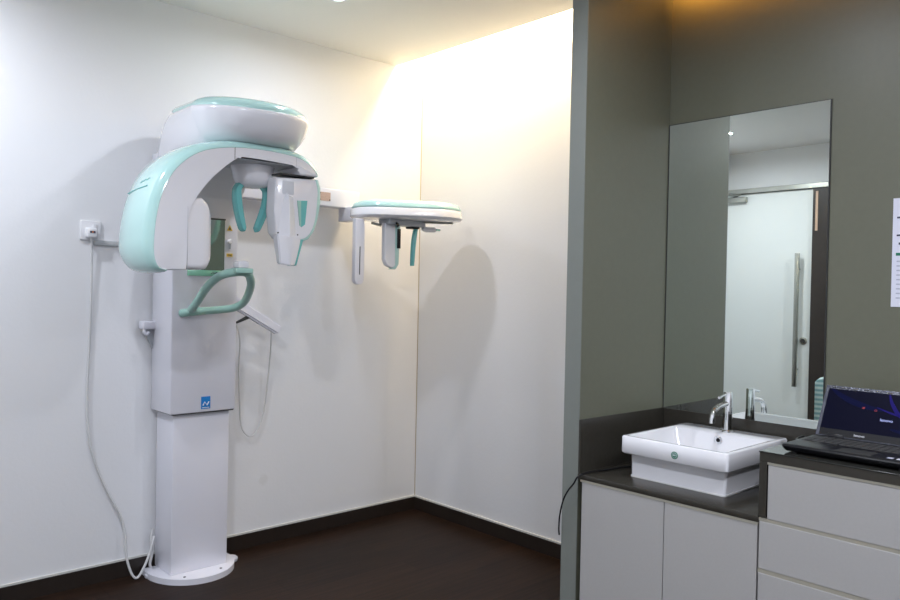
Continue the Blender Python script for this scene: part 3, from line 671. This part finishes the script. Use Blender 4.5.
# cables
tag(link('laptop_cable', tube([(LX1-.06, LY1-.003, LZ+.012), (LX1-.07, LY1+.025, LZ+.004), (-.33, -2.385, ZR+.005), (-.30, -2.372, ZR+.004), (-.22, -2.365, ZR+.0), (-.14, -2.362, ZR-.05), (-.09, -2.358, ZL+.05), (-.06, -2.33, ZL+.006), (-.035, -2.25, ZL+.005)], .0035, 6, 8), 'black'), 'short black cable leaving the laptop beside the basin corner', 'cable')
tag(link('black_cable', tube([(-.20, -1.79, ZL+.0045), (-.27, -1.76, ZL+.0045), (-.36, -1.72, ZL+.0045), (-.46, -1.705, ZL+.0045), (-.56, -1.69, ZL+.006), (-.603, -1.675, ZL-.006), (-.612, -1.660, .575), (-.612, -1.635, .545), (-.612, -1.612, .502), (-.611, -1.596, .44), (-.608, -1.590, .385), (-.607, -1.592, .36)], .0033, 8, 8), 'black'), 'thin black cable drooping over the counter end of the grey partition', 'cable')

# notice on the wall
nt_ = thing('paper_notice', 'white printed paper notice taped on the grey wall above laptop', 'notice', (-.001, -2.69, 1.285))
link('sheet', box(-.0022, -.0004, -2.83, -2.560, 1.283, 1.663), 'paper', nt_)
for z, m_, ya, yb, h in ((1.592, 'ink', -2.573, -2.70, .006), (1.53, 'ink', -2.573, -2.66, .006), (1.462, 'green', -2.572, -2.62, .010), (1.50, 'ink', -2.580, -2.68, .008)):
    link('printed_line', box(-.0026, -.002, yb, ya, z, z+h), m_, nt_)
for k in range(9):
    link('printed_line', box(-.0026, -.002, -2.78+.02*(k % 3), -2.575, 1.44-.016*k, 1.4445-.016*k), 'inkl', nt_)

# ================================================================== BEHIND THE CAMERA (seen in the mirror)
d_ = link('door_1', box(XD+.0, XD+.035, -.815, -.055, 0.01, 2.225, .002, 1), 'doorw'); d_['kind'] = 'structure'
struct('trim_5', box(XD+.0, XD+.06, -1.02, -.818, 0.0, 2.225, .002, 1), 'darkwood')
struct('trim_6', box(XD+.0, XD+.065, -1.02, -.0, 2.228, 2.270, .003, 1), 'steel')
ph = thing('pull_handle', 'long straight steel pull handle on the white door in mirror', 'door handle', (XD+.09, -.71, .55))
link('bar', box(XD+.075, XD+.10, -.730, -.695, .555, 1.685, .003, 2), 'steel', ph)
for z in (.70, 1.55): link('standoff', lathe([(.009, 0), (.009, .045)], (XD+.033, -.712, z), 16, 'x'), 'steel', ph)
lk = thing('door_lock', 'small round dark lock on the white door below the handle middle', 'lock', (XD+.04, -.782, .94))
link('lock_rose', lathe([(.032, 0), (.032, .006), (.024, .010)], (XD+.034, -.757, .944), 24, 'x'), 'steel', lk)
link('lock_cylinder', lathe([(.018, 0), (.018, .014)], (XD+.040, -.757, .944), 16, 'x'), 'dark', lk)
dcl = thing('door_closer', 'grey metal door closer at the upper corner of the white door', 'door closer', (XD+.06, -.18, 2.12))
link('closer_body', box(XD+.034, XD+.08, -.24, -.07, 2.150, 2.200, .006), 'steel', dcl)
link('closer_arm', tube([(XD+.06, -.12, 2.200), (XD+.10, -.21, 2.215), (XD+.07, -.09, 2.232)], .009, 1, 8, smooth=False), 'steel', dcl)
tag(link('copper_strip', box(XD+.06, XD+.064, -.862, -.842, 1.87, 2.20, .001, 1), 'strip'), 'narrow copper-coloured strip on the dark door frame', 'strip')
# chair with striped cloth near the door
cy_ = -1.345; cx_ = -3.20
ch = thing('side_chair', 'dark side chair by the door, covered with striped cloth', 'chair', (cx_, cy_, 0))
link('seat', box(cx_-.20, cx_+.20, cy_-.20, cy_+.20, .41, .45, .012), 'black', ch)
for sx in (-.18, .18):
    for sy in (-.18, .18): link('leg', tube([(cx_+sx, cy_+sy, 0), (cx_+sx*.95, cy_+sy*.95, .415)], .012, 1, 10), 'steel', ch)
link('backrest', box(cx_+.19, cx_+.215, cy_-.19, cy_+.19, .42, .69, .011), 'black', ch)
cb = []
for k in range(15):
    t = k/14; a = math.pi*t
    if t < .4: z = .34+(.70-.34)*(t/.4); x = cx_+.240
    elif t > .6: z = .70-(.24)*((t-.6)/.4); x = cx_+.165
    else:
        aa = (t-.4)/.2*math.pi; x = cx_+.2025+.0375*math.cos(aa); z = .70+.022*math.sin(aa)
    row = []
    for j in range(17):
        s = j/16; y = cy_-.215+.43*s; zz_ = z-(.035*(abs(2*s-1)**6)); row.append(Vector((x+.005*math.sin(j*1.3)*(1 if x > cx_+.2 else -1), y, zz_)))
    cb.append(row)
bm = loft(cb, close_ring=False, caps=False)
co = link('striped_cloth', bm, 'cloth')
md = co.modifiers.new('thickness', 'SOLIDIFY'); md.thickness = .006; md.offset = 1
tag(co, 'pale teal striped cloth draped over the chair back in the mirror corner', 'cloth')
